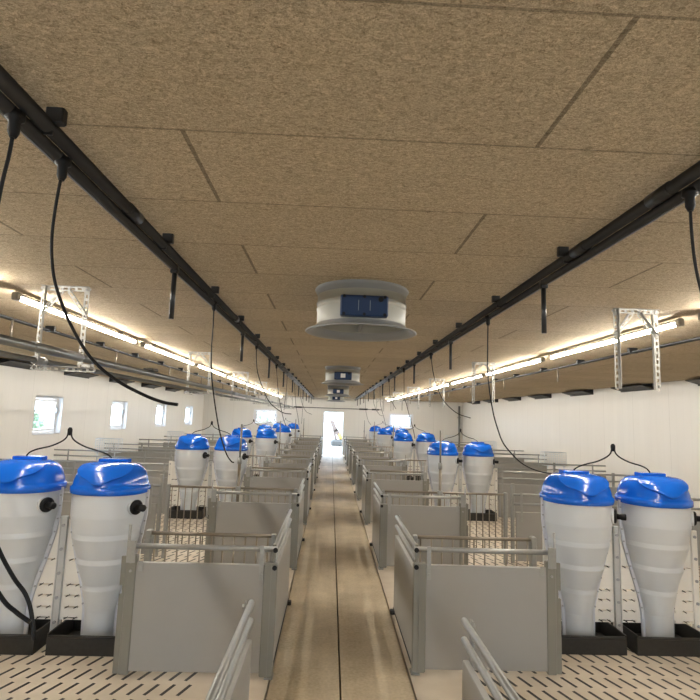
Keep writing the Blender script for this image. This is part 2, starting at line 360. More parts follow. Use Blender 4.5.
# ------------------------------------------------------------------ pen fittings (s = -1 left of the walkway, +1 right)
PER=2.58
GATE0={-1:3.85,1:3.95}
XE={-1:-.362,1:.665}        # walkway side line of the pens
LENC={-1:1.44,1:1.16}
SIDE={-1:'left',1:'right'}
def X(s,d): return XE[s]+s*d
def gate(s):
    root=empty('pen_gate')
    L=1.06
    MB().box(X(s,.10)-XE[s],X(s,L-.075)-XE[s],-.017,.017,.05,.755,.004).build('panel',M['pvc'],root)
    p=MB(); a,b_=s*.012,s*.105; p.box(a,b_,-.026,.026,.03,.765,.006); p.box(s*.052,s*.066,-.031,-.024,.03,.765); p.build('hinge_channel',M['pvc_dark'],root)
    q=MB(); q.box(s*(L-.08),s*(L-.012),-.026,.026,.03,.80,.006); q.box(s*(L-.012),s*(L+.028),-.008,.008,.03,.54); q.box(s*(L-.012),s*(L+.028),-.008,.008,.60,.79); q.box(s*(L-.012),s*(L+.010),-.008,.008,.54,.60)
    MB().box(s*(L-.07),s*(L-.012),-.034,-.026,.755,.90).build('latch_plate',M['galv'],root)
    q.cur=1
    for zz in (.70,.76): q.tube([(s*(L-.045),-.026,zz),(s*(L-.045),-.035,zz)],.009,8)
    q.build('latch_channel',[M['pvc_dark'],M['galv']],root)
    MB().tube([(s*.02,0,.86),(s*(L-.02),0,.86)],.0185,12).build('top_tube',M['galv'],root)
    MB().tube([(s*(L-.012),0,.78),(s*(L-.012),0,1.0)],.0095,8).build('latch_rod',M['galv'],root)
    st=MB().box(s*.108,s*.138,-.0245,-.018,.655,.885); st.tube([(s*.123,-.024,.69),(s*.123,-.032,.69)],.012,8); st.build('strap',M['galv'],root)
    cl=MB().box(s*(L-.125),s*(L-.095),-.024,-.018,.70,.765); cl.build('clip',M['galv'],root)
    for zz in (.86,.742): MB().tube([(s*.03,-.024,zz),(s*.03,-.036,zz)],.017,10).build('end_cap',M['black'],root)
    return root
def side_panel(s):
    """low wall along the walkway: board, two tubes, corner post, end strap"""
    root=empty('walkway_partition'); L=LENC[s]
    MB().box(-.016,.016,.03,L,.04,.70,.004).build('panel',M['pvc'],root)
    for zz in (.86,.775): MB().tube([(0,-.01,zz),(0,L+.03,zz)],.0165,10).build('tube',M['galv'],root)
    po=MB().box(-.012,.012,-.02,.028,.0,.885,.004); po=po.build('corner_post',M['pvc_dark'],root)
    MB().box(-.03,.03,-.04,.045,.0,.012).build('foot_plate',M['galv'],po)
    es=MB().box(s*.017,s*.024,L-.05,L-.015,.48,.885)
    for zz in (.52,.62,.775,.86): es.tube([(s*.024,L-.032,zz),(s*.034,L-.032,zz)],.011,8)
    es.build('end_strap',M['galv'],root)
    an=MB().box(-.05,.05,L-.06,L+.0,.0,.035,.006); an.build('floor_anchor',M['trough'],root)
    ed=MB().box(-.020,-.017,.03,L,.03,.05) if s>0 else MB().box(.017,.020,.03,L,.03,.05); ed.build('bottom_strip',M['black'],root)
    return root
def bar_fence(s,L):
    root=empty('bar_fence')
    MB().tube([(0,0,.86),(s*L,0,.86)],.0135,10).build('top_rail',M['stain'],root)
    MB().tube([(0,0,.13),(s*L,0,.13)],.0115,8).build('bottom_rail',M['stain'],root)
    n=round((L-.06)/.079); first=None
    for k in range(n):
        x=s*(.045+k*(L-.09)/(n-1))
        if first is None: first=MB().tube([(0,0,.13),(0,0,.855)],.0068,8).build('bar',M['stain'],root); b=first
        else: b=first.copy(); C.objects.link(b); b.parent=root
        b.location=(x,0,0)
    e=MB().box(s*L-.02,s*L+.02,-.032,.032,0,.885,.004)
    for zz in (.80,.45,.15): e.tube([(s*(L+.02),0,zz),(s*(L+.032),0,zz)],.011,8)
    e.build('end_post',M['galv'],root)
    MB().box(-.018,.018,-.022,.022,0,.875,.004).build('inner_post',M['galv'],root)
    return root
def outer_partition(s,x0):
    """grey board and two tubes from the pen middle to the outer wall"""
    root=empty('pen_partition'); x1=(XW0 if s<0 else XW1)-s*.02; L=abs(x1-x0)
    MB().box(s*.03,s*L,-.017,.017,.04,.645,.004).build('panel',M['pvc'],root)
    for zz in (.865,.745): MB().tube([(s*.0,0,zz),(s*L,0,zz)],.0165,10).build('tube',M['galv'],root)
    for k,xx in enumerate((.0,L*.36,L*.7)):
        h=1.0 if k==0 else .90
        MB().box(s*xx-.022,s*xx+.022,.018,.055,0,h,.004).build('post',M['galv'],root)
    for xx in (.10,L*.5,L*.92): MB().box(s*xx-.016,s*xx+.016,-.025,-.018,.52,.89).build('strap',M['galv'],root)
    return root
HOP=[(.114,.045),(.118,.26),(.130,.335),(.152,.428),(.211,.63),(.258,.815),(.280,.98),(.282,1.17)]      # outline of the hopper (radius, height)
def hop_r(z):
    for (r0,z0),(r1,z1) in zip(HOP,HOP[1:]):
        if z0<=z<=z1: return r0+(r1-r0)*(z-z0)/(z1-z0)
    return HOP[0][0]
def board(s,W,hx):
    """white slotted plank wall with the two hoppers let into it"""
    root=empty('slotted_board'); pl=[MB(),MB(),MB()]; H=.92; cx=sum(hx)/2; y0,y1=.012,.034
    rows=[.045,.10,.175,.255,.34,.42,.607]
    zs=sorted({.03,.17,H,*[k*.03+.05 for k in range(29)],*rows,*[r+.014 for r in rows]})
    slots=[cx+e*(.105+.17*k) for e in (-1,1) for k in range(5)]
    for z0,z1 in zip(zs,zs[1:]):
        if z1-z0<.001 or z1>H+.001: continue
        zm=(z0+z1)/2; cut=[]
        for h in hx:
            q=.31 if zm<.17 else max(hop_r(z0),hop_r(z1))+.006
            cut.append((h-q,h+q))
        if any(r-.0005<zm<r+.0145 for r in rows): cut+=[(c-.055,c+.055) for c in slots]
        cut.sort(); x=0
        for a,b in cut+[(W,W)]:
            if a-x>.004: pl[sum((x+min(a,W))/2>h for h in hx)].box(x,min(a,W),y0,y1,z0,z1)
            x=max(x,b)
            if x>=W: break
    for m_ in pl: m_.cur=1
    for r in rows:
        for c in slots:
            for e in (-.034,.034):
                xx=c+e
                if any(abs(xx-h)<(.32 if r<.17 else hop_r(r)+.035) for h in hx) or not .03<xx<W-.03: continue
                pl[sum(xx>h for h in hx)].obox((xx,.020,r+.007),(1,0,-s*.55),(0,1,0),(0,0,1),.019,.008,.0045)
    for m_ in pl: m_.build('plank',[M['whiteboard'],M['trough']],root)
    for xx in ((.0,cx) if s<0 else (cx,W)):      # the walkway end has no upright
        mid=xx==cx
        q=MB().box(xx-.026,xx+.026,-.012,.011,0,.95 if mid else .93,.004)
        if mid: q.box(xx-.026,xx-.020,-.022,-.012,0,.95).box(xx+.020,xx+.026,-.022,-.012,0,.95)
        q.cur=1
        for zz in (.16,.34,.52,.70,.88): q.tube([(xx,-.012,zz),(xx,-.024,zz)],.0125,8)
        q.build('post',[M['zinc'] if mid else M['whiteboard'],M['handle']],root)
    return root
def feeder():
    """white tapering hopper, blue lid with curved hatch, black sight knob"""
    root=empty('feed_hopper'); SY=.95
    pr=[(.110,.045)]
    cones=[None,(.114,.26),(.128,.335),(.150,.428),(.148,.462),(.208,.628),(.206,.664),(.255,.815),(.253,.852),(.277,.978),(.279,1.17)]
    # every tapering belt is followed by a short upright belt that catches the light
    tk=MB().disc(.110,0,0,.045,40,SY,True); fp=pr+cones[1:]
    for q0,q1 in zip(fp,fp[1:]): tk.lathe([q0,q1],40,sy=SY)
    tk.build('tank',M['tank'],root)
    fl=MB()
    full=HOP
    for sd in (-1,1):
        vs=[];fs=[]
        for r,z in full:
            for e in (-.008,.020):
                for y in (-.009,.009): vs.append((sd*(r+e),y,z))
        for i in range(len(full)-1):
            a=i*4;b=a+4
            fs+=[(a,a+1,b+1,b),(a+2,b+2,b+3,a+3),(a,b,b+2,a+2),(a+1,a+3,b+3,b+1)]
        fs+=[(0,2,3,1),(len(vs)-4,len(vs)-3,len(vs)-1,len(vs)-2)]
        fl.add(vs,fs)
    bt=fl; bt.cur=1
    for sd in (-1,1):
        for z in (.30,.42,.53,.63,.73,.83,.93,1.03,1.11):
            for (r0,z0),(r1,z1) in zip(full,full[1:]):
                if z0<=z<=z1: r=r0+(r1-r0)*(z-z0)/(z1-z0)
            bt.tube([(sd*(r+.012),-.009,z),(sd*(r+.012),-.017,z)],.007,8)
    fl.build('seam_flange',[M['seam'],M['handle']],root)
    pan=MB(); a,D=.28,.19
    pan.box(-a,a,-D,D,.0,.022); pan.box(-a,a,-D-.012,-D,0,.12); pan.box(-a,a,D,D+.012,0,.16); pan.box(-a-.012,-a,-D-.012,D+.012,0,.15); pan.box(a,a+.012,-D-.012,D+.012,0,.15)
    for k in (-1,0,1): pan.box(k*.17-.007,k*.17+.007,-D,-.12,.022,.11)
    pan.tube([(-a,-D-.006,.13),(a,-D-.006,.13)],.011,8); pan.build('feed_pan',M['trough'],root)
    # lid
    lid=[(.281,1.148),(.289,1.152),(.291,1.196),(.281,1.203),(.274,1.213),(.270,1.240),(.258,1.282),(.238,1.322),(.210,1.350),(.175,1.367),(.115,1.377),(.06,1.379)]
    lo=MB().lathe(lid,48,sy=SY,pw=2.25).disc(.06,0,0,1.379,48,SY,False,2.25)
    # hatch: a shell standing a little off the dome, lower edge drawn down to a lip
    def dome(z):
        for (r0,z0),(r1,z1) in zip(lid[4:],lid[5:]):
            if z0<=z<=z1: return r0+(r1-r0)*(z-z0)/(z1-z0)
        return lid[-1][0] if z>1.376 else lid[4][0]
    def zlow(u):   # u in -1..1
        a=abs(u)
        lip=.040*math.exp(-(a/.22)**2)
        return 1.266+.090*a**2.6-lip
    vs=[];fs=[];nu,nv=36,12; off=.020
    for lay in (0,1):
        for j in range(nv+1):
            for i in range(nu+1):
                u=-1+2*i/nu; zl=zlow(u); z=zl+(1.377-zl)*j/nv; r=dome(min(z,1.3785))+off*(.25+.75*(1-j/nv))-(0 if lay==0 else .011)
                w=1-j/nv
                th=-PI/2+u*math.radians(60+12*(1-w))
                ca,sa=math.cos(th),math.sin(th); ex=2/2.25
                bulge=.010*math.exp(-(u/.3)**2)*w
                x=(r+bulge)*math.copysign(abs(ca)**ex,ca); y=(r+bulge)*SY*math.copysign(abs(sa)**ex,sa)
                vs.append((x,y,z+(.006 if lay==0 else -.002)))
    W=nu+1; n1=W*(nv+1)
    for j in range(nv):
        for i in range(nu):
            a=j*W+i; fs.append((a,a+1,a+W+1,a+W)); fs.append((n1+a,n1+a+W,n1+a+W+1,n1+a+1))
    for i in range(nu):
        fs.append((i,n1+i,n1+i+1,i+1))
    for j in range(nv):
        a=j*W; fs.append((a,a+W,n1+a+W,n1+a)); a=j*W+nu; fs.append((a,n1+a,n1+a+W,a+W))
    MB().add(vs,fs,True).build('hatch',M['blue_hatch'],root)
    MB().box(-.115,.115,-.02,.075,1.37,1.402,.006).build('hatch_hinge',M['blue'],root)
    cy=lo
    for k in range(8):
        a=PI*2*k/8+.3; cy.tube([(.292*math.cos(a),.292*SY*math.sin(a),1.174),(.297*math.cos(a),.297*SY*math.sin(a),1.174)],.007,8)
    lo.build('lid',M['blue'],root)
    # sight knob, turned towards the walkway
    a=math.radians(-30); d=Vector((math.cos(a),math.sin(a)*1.0,0)); c=Vector((.262*math.cos(a),.262*SY*math.sin(a),1.055))
    MB().tube([c,c+d*.03],.062,20).build('knob_seat',M['tank'],root)
    kb=MB(); kb.tube([c+d*.03,c+d*.042,c+d*.05],[.056,.056,.046],20); kb.tube([c+d*.05,c+d*.075,c+d*.082,c+d*.115,c+d*.12],[.024,.022,.026,.026,.018],14)
    kb.build('knob',M['black'],root)
    return root
def hose_pair(dx):
    root=empty('feed_hose')
    cn=MB().tube([(0,0,1.575),(0,0,1.60),(0,0,1.625),(0,0,1.64)],[.010,.019,.019,.009],10); cn.build('connector',M['black'],root)
    for sd in (-1,1):
        pts=[(sd*.012,0,1.60),(sd*.022,0,1.56),(sd*.06,0,1.525),(sd*.14,.0,1.487),(sd*.24,.0,1.46),(sd*(dx/2-.035),.015,1.435),(sd*dx/2,.03,1.406)]
        MB().tube(spline(pts,6),.0062,8).build('hose',M['black'],root)
    return root
def basket():
    root=empty('wire_basket'); W,D,H=.5,.22,.30
    fr=MB()
    for zz in (0,H): fr.tube([(0,0,zz),(W,0,zz),(W,D,zz),(0,D,zz),(0,0,zz)],.007,6)
    for x,y in ((0,0),(W,0),(W,D),(0,D)): fr.tube([(x,y,0),(x,y,H)],.007,6)
    fr.build('frame',M['zinc_wire'],root)
    ms=MB()
    for k in range(1,10):
        x=W*k/10; ms.tube([(x,0,0),(x,0,H)],.0032,5); ms.tube([(x,D,0),(x,D,H)],.0032,5); ms.tube([(x,0,0),(x,D,0)],.0032,5)
    for k in range(1,6):
        zz=H*k/6; ms.tube([(0,0,zz),(W,0,zz)],.0032,5); ms.tube([(0,D,zz),(W,D,zz)],.0032,5); ms.tube([(0,0,zz),(0,D,zz)],.0032,5); ms.tube([(W,0,zz),(W,D,zz)],.0032,5)
    ms.build('mesh',M['zinc_wire'],root)
    hk=MB()
    for x in (.06,W-.06): hk.box(x-.012,x+.012,-.012,.0,-.22,.06)
    hk.build('hook',M['zinc_wire'],root)
    return root
def water_pipe():
    root=empty('drinking_pipe')
    MB().tube([(0,0,.0),(0,0,.87),(0,0,1.22)],.0185,10).build('lower_pipe',M['stain'],root)
    MB().tube([(0,0,1.22),(0,0,1.66)],.012,10).build('upper_pipe',M['pvc_dark'],root)
    MB().tube([(0,0,1.17),(0,0,1.25)],.027,10).build('coupling',M['galv'],root)
    MB().box(-.03,.03,-.03,.03,.83,.90,.005).build('clamp',M['galv'],root)
    return root

def place(proto,used,loc,name_parent=None):
    o=proto if not used else copy_tree(proto)
    o.location=loc; return o

NG=9
FEED_Y={-1:[4.36,9.45,14.55,19.65,24.75],1:[4.54,9.95,15.4,20.6,24.85]}
FEED_X={-1:(-2.40,-1.725),1:(2.115,2.785)}
for s in (-1,1):
    sd=SIDE[s]
    pg=gate(s)
    for k in range(NG):
        o=pg if k==0 else copy_tree(pg); o.location=(XE[s]-s*.042,GATE0[s]+PER*k,0)
        tag(o,('nearest grey pen gate standing open across the %s pen, seen whole'%sd) if k==0 else '%s grey pen gate from the camera, standing open in the %s row of pens'%(ORD[k],sd),'pen gate','open grey gates of the %s pens'%sd)
    pw=side_panel(s)
    for k in range(-1,NG):
        y=GATE0[s]+PER*k
        o=pw if k==-1 else copy_tree(pw); o.location=(XE[s]+s*.0,y+.045,0)
        if k==NG-1:                       # the last one is cut short by the far wall
            C_del=[c for c in o.children_recursive]
            for c in C_del: bpy.data.objects.remove(c)
            bpy.data.objects.remove(o); continue
        tag(o,('low grey %s walkway wall whose tube ends poke up at the bottom edge'%sd) if k==-1 else '%s grey walkway wall with two tubes along the %s side, behind the %s open gate'%(ORD[k],sd,ORD[k]),'partition','low walls along the %s edge of the walkway'%sd)
    pe=po=None
    for k in range(NG):
        y=GATE0[s]+PER*k+.40
        if k==NG-1 : continue
        L=.955 if k%2==0 else 1.59
        if k%2==0:
            o=pe=pe or bar_fence(s,L); 
            if k: o=copy_tree(pe)
        else:
            o=po=po or bar_fence(s,L)
            if k>1: o=copy_tree(po)
        o.location=(XE[s]+s*.045,y,0)
        tag(o,'%s steel bar fence %sjust behind the %s open gate on the %s'%('short' if k%2==0 else 'long','',ORD[k],sd),'bar fence','steel bar fences of the %s pens'%sd)
    # partitions to the outer walls
    pp=None; pq=None
    for k in range(1,NG-1):
        if k%2: 
            x0=XE[s]+s*1.74; y=GATE0[s]+PER*k+.40
            o=pp=pp or outer_partition(s,x0)
            if k>1: o=copy_tree(pp)
        else:
            x0=(FEED_X[s][0] if s<0 else FEED_X[s][1])+s*.36; y=FEED_Y[s][k//2]+.01
            o=pq=pq or outer_partition(s,x0)
            if k>2: o=copy_tree(pq)
        o.location=(x0,y,0)
        w='side window wall' if s<0 else 'blank side wall'
        tag(o,'grey pen partition running out to the %s, beyond the %s %s from the camera'%(w,ORD[k] if k%2 else ORD[k//2],'open gate' if k%2 else 'pair of hoppers'),'partition','partitions out to the %s side wall'%sd)
    # hoppers, boards, troughs, hoses
    f0=None; W=abs(FEED_X[s][1]-FEED_X[s][0])+.62
    bd=tr_=hp=None
    for j,y in enumerate(FEED_Y[s]):
        xs=FEED_X[s]
        for q,x in enumerate(xs):
            if s<0 and j==4 and q==0: pass
            if 'FEEDER' not in globals(): FEEDER=feeder(); o=FEEDER
            else: o=copy_tree(FEEDER)
            o.location=(x,y,0)
            inner=(q==1) if s<0 else (q==0)
            tag(o,'white blue-lidded feed hopper, %s pair on the %s, nearer %s'%(['nearest','second','third','fourth','farthest'][j],sd,'the walkway' if inner else ('the window wall' if s<0 else 'the blank side wall')),'feed hopper','blue lidded feed hoppers')
        x0=min(xs)-(.36 if s<0 else .28)
        if j<4 or True:
            if bd is None: bd=board(s,W,[xs[0]-x0,xs[1]-x0]); o=bd
            else: o=copy_tree(bd)
            o.location=(x0,y,0); tag(o,'white slotted plank board between and around the %s pair of hoppers on the %s'%(['nearest','second','third','fourth','farthest'][j],sd),'board','white boards around the hoppers')
        if hp is None: hp=hose_pair(xs[1]-xs[0]); o=hp
        else: o=copy_tree(hp)
        o.location=((xs[0]+xs[1])/2-(.03 if s<0 else 0),y,0); tag(o,'black two-armed hose arching over the lids of the %s hopper pair on the %s'%(['nearest','second','third','fourth','farthest'][j],sd),'hose','two armed hoses over the hopper lids')
    # wire baskets and drinking pipes at every other pen
    for n,k in enumerate((3,5,7)):
        y=GATE0[s]+PER*k+.46
        if 'BASKET' not in globals(): BASKET=basket(); o=BASKET
        else: o=copy_tree(BASKET)
        o.location=(-5.20 if s<0 else 4.95,y,.83); tag(o,'%s zinc wire basket hooked on a pen partition by the %s side wall'%(['nearest','second','third'][n],sd),'wire basket','wire baskets on the pen partitions')
    for n,k in enumerate((1,3,5,7)):
        y=GATE0[s]+PER*k+.30
        if 'WPIPE' not in globals(): WPIPE=water_pipe(); o=WPIPE
        else: o=copy_tree(WPIPE)
        o.location=(-1.115 if s<0 else 1.425,y,0); tag(o,'%s upright steel pipe standing tall behind a pen gate on the %s'%(['nearest','second','third','fourth'][n],sd),'pipe','upright pipes in the pens')

# ------------------------------------------------------------------ overhead
# twin black pipes along the ceiling
def rail(x,lab):
    root=empty('ceiling_pipe_run',(x,0,0)); s=1 if x>XC else -1
    MB().tube([(-s*.016,Y0+.05,2.600),(-s*.016,YF-.02,2.600)],.022,14).build('upper_pipe',M['rail'],root)
    MB().tube([(s*.010,Y0+.05,2.568),(s*.010,YF-.02,2.568)],.018,12).build('lower_pipe',M['rail'],root)
    tr=MB().box(s*.028-.004,s*.028+.004,Y0+.05,YF-.02,2.553,2.563); tr.build('cable_strip',M['pipe'],root)
    first=None
    for k in range(22):
        y=1.45+1.05*k-(0 if s<0 else .06)
        if first is None:
            first=MB().box(-s*.064,-s*.012,-.014,.014,2.604,2.655,.004).box(-.034,.033,-.003,.003,2.572,2.618).build('clip',M['rail'],root); o=first
        else: o=first.copy(); C.objects.link(o); o.parent=root
        o.location=(0,y,0)
    first=None
    for y in ([1.65,2.25] if s>0 else [2.05,4.4])+[8.4,14.4,20.4]:
        if first is None: first=MB().tube([(-s*.016,0,2.600),(-s*.016,.12,2.600)],.0255,14).build('sleeve',M['rail'],root); o=first
        else: o=first.copy(); C.objects.link(o); o.parent=root
        o.location=(0,y,0)
    tag(root,lab,'pipe run')
rail(-.86,'pair of black pipes clipped under the ceiling, left of the ceiling fans')
rail(1.135,'pair of black pipes clipped under the ceiling, right of the ceiling fans')
# short rods hanging from the black pipes
rod=None
for s,x,ys,z in ((-1,-.86,[2.8+2.22*k for k in range(10)],2.285),(1,1.135,[2.8+2.27*k for k in range(10)],2.285)):
    for k,y in enumerate(ys):
        if rod is None:
            rod=empty('hanging_rod'); MB().tube([(0,0,0),(0,0,.26)],.0135,10).build('rod',M['rail'],rod); MB().box(-.02,.02,-.018,.018,.25,.295,.004).build('clamp',M['rail'],rod); o=rod
        else: o=copy_tree(rod)
        o.location=(x+s*.012,y,z)
        tag(o,'%s short black rod hanging from the %s pair of black pipes, counted from the camera'%(ORD[k],SIDE[s]),'rod','short rods under the black ceiling pipes')
# dangling black cables (heights and reach measured from the room)
def cable(x,y,pts,lab,side,r=.0085,n=8):
    root=empty('hanging_cable',(x,y,0))
    MB().tube(spline(pts,6),r,n).build('cable',M['black'],root)
    a=pts[0]; MB().tube([(a[0],a[1],a[2]+.045),(a[0],a[1],a[2]+.024),(a[0],a[1],a[2]+.018),(a[0],a[1],a[2]-.012),(a[0],a[1],a[2]-.028)],[.024,.024,.015,.015,.008],10).build('plug',M['black'],root)
    tag(root,lab,'cable','black cables dangling from the ceiling pipes on the %s'%side)
CAB=[
  ('left', -0.84, 1.33, [(-0.02, 0.0, 2.523), (-0.024, 0.0, 2.447), (-0.034, 0.0, 2.357), (-0.045, 0.0, 2.164), (-0.042, 0.0, 1.934), (-0.016, 0.0, 1.714), (0.03, -0.0, 1.526), (0.066, 0.0, 1.453), (0.105, 0.0, 1.395), (0.135, 0.0, 1.36), (0.153, 0.0, 1.32), (0.166, 0.0, 1.258)], 'black cable falling past the left picture edge, its end hanging before the nearest hopper', 0.0049),
  ('left', -0.84, 1.15, [(-0.088, 0.0, 2.582), (-0.073, 0.0, 2.363), (-0.029, 0.0, 2.021), (0.022, 0.0, 1.723), (0.099, 0.0, 1.532), (0.18, -0.0, 1.416), (0.216, 0.0, 1.384), (0.246, -0.0, 1.365)], 'thin black cable end in the bottom left corner under the thicker cable', 0.0045),
  ('left', -0.84, 1.58, [(-0.02, 0.0, 2.522), (-0.028, 0.0, 2.415), (-0.03, 0.0, 2.319), (-0.022, 0.0, 2.241), (-0.002, 0.0, 2.161), (0.05, 0.0, 2.05), (0.122, 0.0, 1.947), (0.202, 0.0, 1.884), (0.286, 0.0, 1.843), (0.343, 0.0, 1.824), (0.387, 0.0, 1.818)], 'thick black cable curling down to a free end below the left pipes, nearest long one', 0.0049),
  ('left', -0.84, 3.71, [(-0.02, 0.0, 2.541), (-0.017, 0.0, 2.375), (-0.018, 0.0, 2.24), (-0.009, 0.0, 2.091), (0.017, 0.0, 1.924), (0.07, 0.0, 1.687), (0.126, 0.0, 1.529), (0.166, 0.0, 1.47), (0.187, 0.0, 1.46)], 'black cable dangling in front of the second hopper pair on the left', 0.0049),
  ('left', -0.84, 5.91, [(-0.026, 0.0, 2.542), (-0.019, 0.0, 2.395), (0.008, 0.0, 2.238), (0.072, 0.0, 2.077), (0.146, 0.0, 1.937), (0.239, 0.0, 1.856), (0.318, 0.0, 1.814), (0.401, 0.0, 1.806)], 'black cable bending right before the far left window', 0.0049),
  ('left', -0.84, 8.1, [(-0.025, 0.0, 2.518), (0.016, 0.0, 2.187), (0.057, 0.0, 1.969), (0.113, 0.0, 1.759), (0.165, 0.0, 1.625)], 'fifth black cable from the camera under the left pipes', 0.0049),
  ('left', -0.84, 10.3, [(-0.042, 0.0, 2.564), (-0.043, 0.0, 2.252), (-0.064, 0.0, 2.037), (-0.072, 0.0, 1.883)], 'sixth black cable from the camera under the left pipes', 0.0049),
  ('left', -0.84, 12.5, [(-0.054, 0.0, 2.591), (0.0, 0.0, 2.073), (0.069, 0.0, 1.748), (0.101, 0.0, 1.563)], 'seventh black cable from the camera under the left pipes', 0.0049),
  ('left', -0.84, 14.7, [(-0.061, 0.0, 2.596), (0.008, 0.0, 2.182), (0.139, 0.0, 1.91), (0.317, 0.0, 1.82)], 'eighth black cable from the camera under the left pipes', 0.0049),
  ('left', -0.84, 16.9, [(-0.062, 0.0, 2.592), (-0.069, 0.0, 1.955), (-0.082, 0.0, 1.513)], 'ninth black cable from the camera under the left pipes', 0.0049),
  ('right', 1.155, 1.58, [(-0.026, 0.0, 2.517), (-0.026, 0.0, 2.427), (-0.02, 0.0, 2.322), (-0.005, 0.0, 2.231), (0.024, 0.0, 2.105), (0.074, 0.0, 1.981)], 'black cable falling past the right picture edge, nearest under the right pipes', 0.0049),
  ('right', 1.155, 3.78, [(-0.024, 0.0, 2.523), (-0.011, 0.055, 2.36), (0.008, 0.11, 2.136), (0.06, 0.165, 1.884), (0.118, 0.22, 1.735), (0.174, 0.275, 1.639), (0.255, 0.33, 1.559), (0.345, 0.385, 1.489), (0.445, 0.44, 1.44), (0.561, 0.495, 1.406), (0.66, 0.55, 1.392)], 'long black cable sagging across the right wall to the nearest right hoppers', 0.0049),
  ('right', 1.155, 6.0, [(-0.025, 0.0, 2.512), (0.012, 0.0, 2.293), (0.108, 0.0, 2.044), (0.27, 0.0, 1.885), (0.438, 0.0, 1.828)], 'black cable with a free end left of the long cable, under the right pipes', 0.0049),
  ('right', 1.155, 8.2, [(-0.034, 0.0, 2.536), (-0.022, 0.0, 2.145), (0.014, 0.0, 2.022), (0.057, 0.0, 1.868), (0.124, 0.0, 1.646), (0.157, 0.0, 1.494)], 'fourth black cable from the camera under the right pipes', 0.0049),
  ('right', 1.155, 10.4, [(-0.028, 0.0, 2.524), (-0.001, 0.0, 2.208), (0.051, 0.0, 2.092), (0.123, 0.0, 1.976)], 'fifth black cable from the camera under the right pipes', 0.0049),
  ('right', 1.155, 12.6, [(-0.004, 0.0, 2.549), (0.019, 0.0, 2.12), (0.111, 0.0, 1.791), (0.164, 0.0, 1.604)], 'sixth black cable from the camera under the right pipes', 0.0049),
  ('right', 1.155, 14.8, [(0.017, 0.0, 2.561), (0.041, 0.0, 2.169), (0.189, 0.0, 1.896), (0.303, 0.0, 1.844)], 'seventh black cable from the camera under the right pipes', 0.0049),
  ('right', 1.155, 17.0, [(-0.049, 0.0, 2.553), (-0.051, 0.0, 2.087), (0.04, 0.0, 1.707), (0.141, 0.0, 1.551)], 'eighth black cable from the camera under the right pipes', 0.0049),
]
for side,x,y,pts,lab,r in CAB: cable(x,y,pts,lab,side,r)

# slotted angle brackets
def bracket(pipes):
    root=empty('slotted_bracket'); W=.30; H=.588
    def angle(p0,p1,name,axis_w,par,w=.034):
        """perforated angle iron: strips round a row of real slots plus a return flange"""
        p0,p1=Vector(p0),Vector(p1); d=p1-p0; L=d.length; d.normalize(); wv=Vector(axis_w); wv=(wv-d*wv.dot(d)).normalized(); nv=d.cross(wv)
        mb=MB(); c=(p0+p1)/2
        mb.obox(c-wv*(w*.36),d,wv,nv,L/2,w*.14,.0015); mb.obox(c+wv*(w*.36),d,wv,nv,L/2,w*.14,.0015)
        n=max(2,int(L/.045))
        for k in range(n+1): mb.obox(p0+d*(L*k/n),d,wv,nv,.009,w*.24,.0015)
        mb.obox(c+wv*(w*.5)+nv*.012,d,nv,wv,L/2,.013,.0015)
        return mb.build(name,M['slot_steel'],par)
    angle((0,0,0),(0,0,-H),'leg',(1,0,0),root); angle((W,0,0),(W,0,-H),'leg',(-1,0,0),root)
    angle((-.017,.0,-.017),(W+.017,0,-.017),'top_bar',(0,0,1),root)
    angle((W*.42,.004,-.035),(.0,.004,-.20),'brace',(0,0,1),root,.028); angle((W*.58,.004,-.035),(W,.004,-.20),'brace',(0,0,1),root,.028)
    if pipes: angle((-.03,0,-H+.0),(W+.10,0,-H+.0),'bottom_bar',(0,0,1),root)
    if pipes: MB().box(W+.02,W+.085,-.02,.02,-H+.015,-H+.040).build('saddle',M['slot_steel'],root)
    b=MB()
    for x,z in ((0,-.02),(W,-.02),(W*.42,-.02),(W*.58,-.02),(0,-.19),(W,-.19)): b.tube([(x,-.004,z),(x,-.012,z)],.008,8)
    b.build('bolt',M['galv'],root)
    return root
bl=br=None
BY=[3.72,7.6,11.0,14.2,17.5,20.8,24.0]
for k,y in enumerate(BY):
    o=bl=bl or bracket(True)
    if k: o=copy_tree(bl)
    o.location=(-2.06,y,ZC); tag(o,'%s slotted white steel bracket on the left ceiling, carrying the grey pipes'%ORD[k],'bracket','slotted steel brackets on the ceiling')
    o=br=br or bracket(False)
    if k: o=copy_tree(br)
    o.location=(2.055,y+.0,ZC); tag(o,'%s slotted white steel bracket on the right ceiling, hanging empty'%ORD[k],'bracket','slotted steel brackets on the ceiling')
# grey pipes on the left brackets
p=empty('feed_pipe',(-1.707,0,0)); tag(p,'thicker upper grey steel pipe along the left brackets, nearer the walkway','pipe')
MB().tube([(0,Y0+.05,2.135),(0,YF-.02,2.135)],.026,16).build('tube',M['pipe'],p)
f=None
for y in (3.72,9.7,15.7,21.7):
    if f is None: f=MB().tube([(0,-.70,2.136),(0,-.12,2.136)],.030,16).build('sleeve',M['pipe'],p); o=f
    else: o=f.copy(); C.objects.link(o); o.parent=p
    o.location=(0,y,0)
f=None
for y in (5.0,11.6,18.0):
    if f is None: f=MB().box(-.05,.05,-.07,.07,2.16,2.185,.006).build('lock_plate',M['trough'],p); o=f
    else: o=f.copy(); C.objects.link(o); o.parent=p
    o.location=(0,y,0)
p=empty('feed_pipe',(-1.95,0,0)); tag(p,'thinner lower grey steel pipe along the left brackets, nearer the window wall','pipe')
MB().tube([(0,Y0+.05,2.100),(0,YF-.02,2.100)],.019,14).build('tube',M['pipe'],p)
f=None
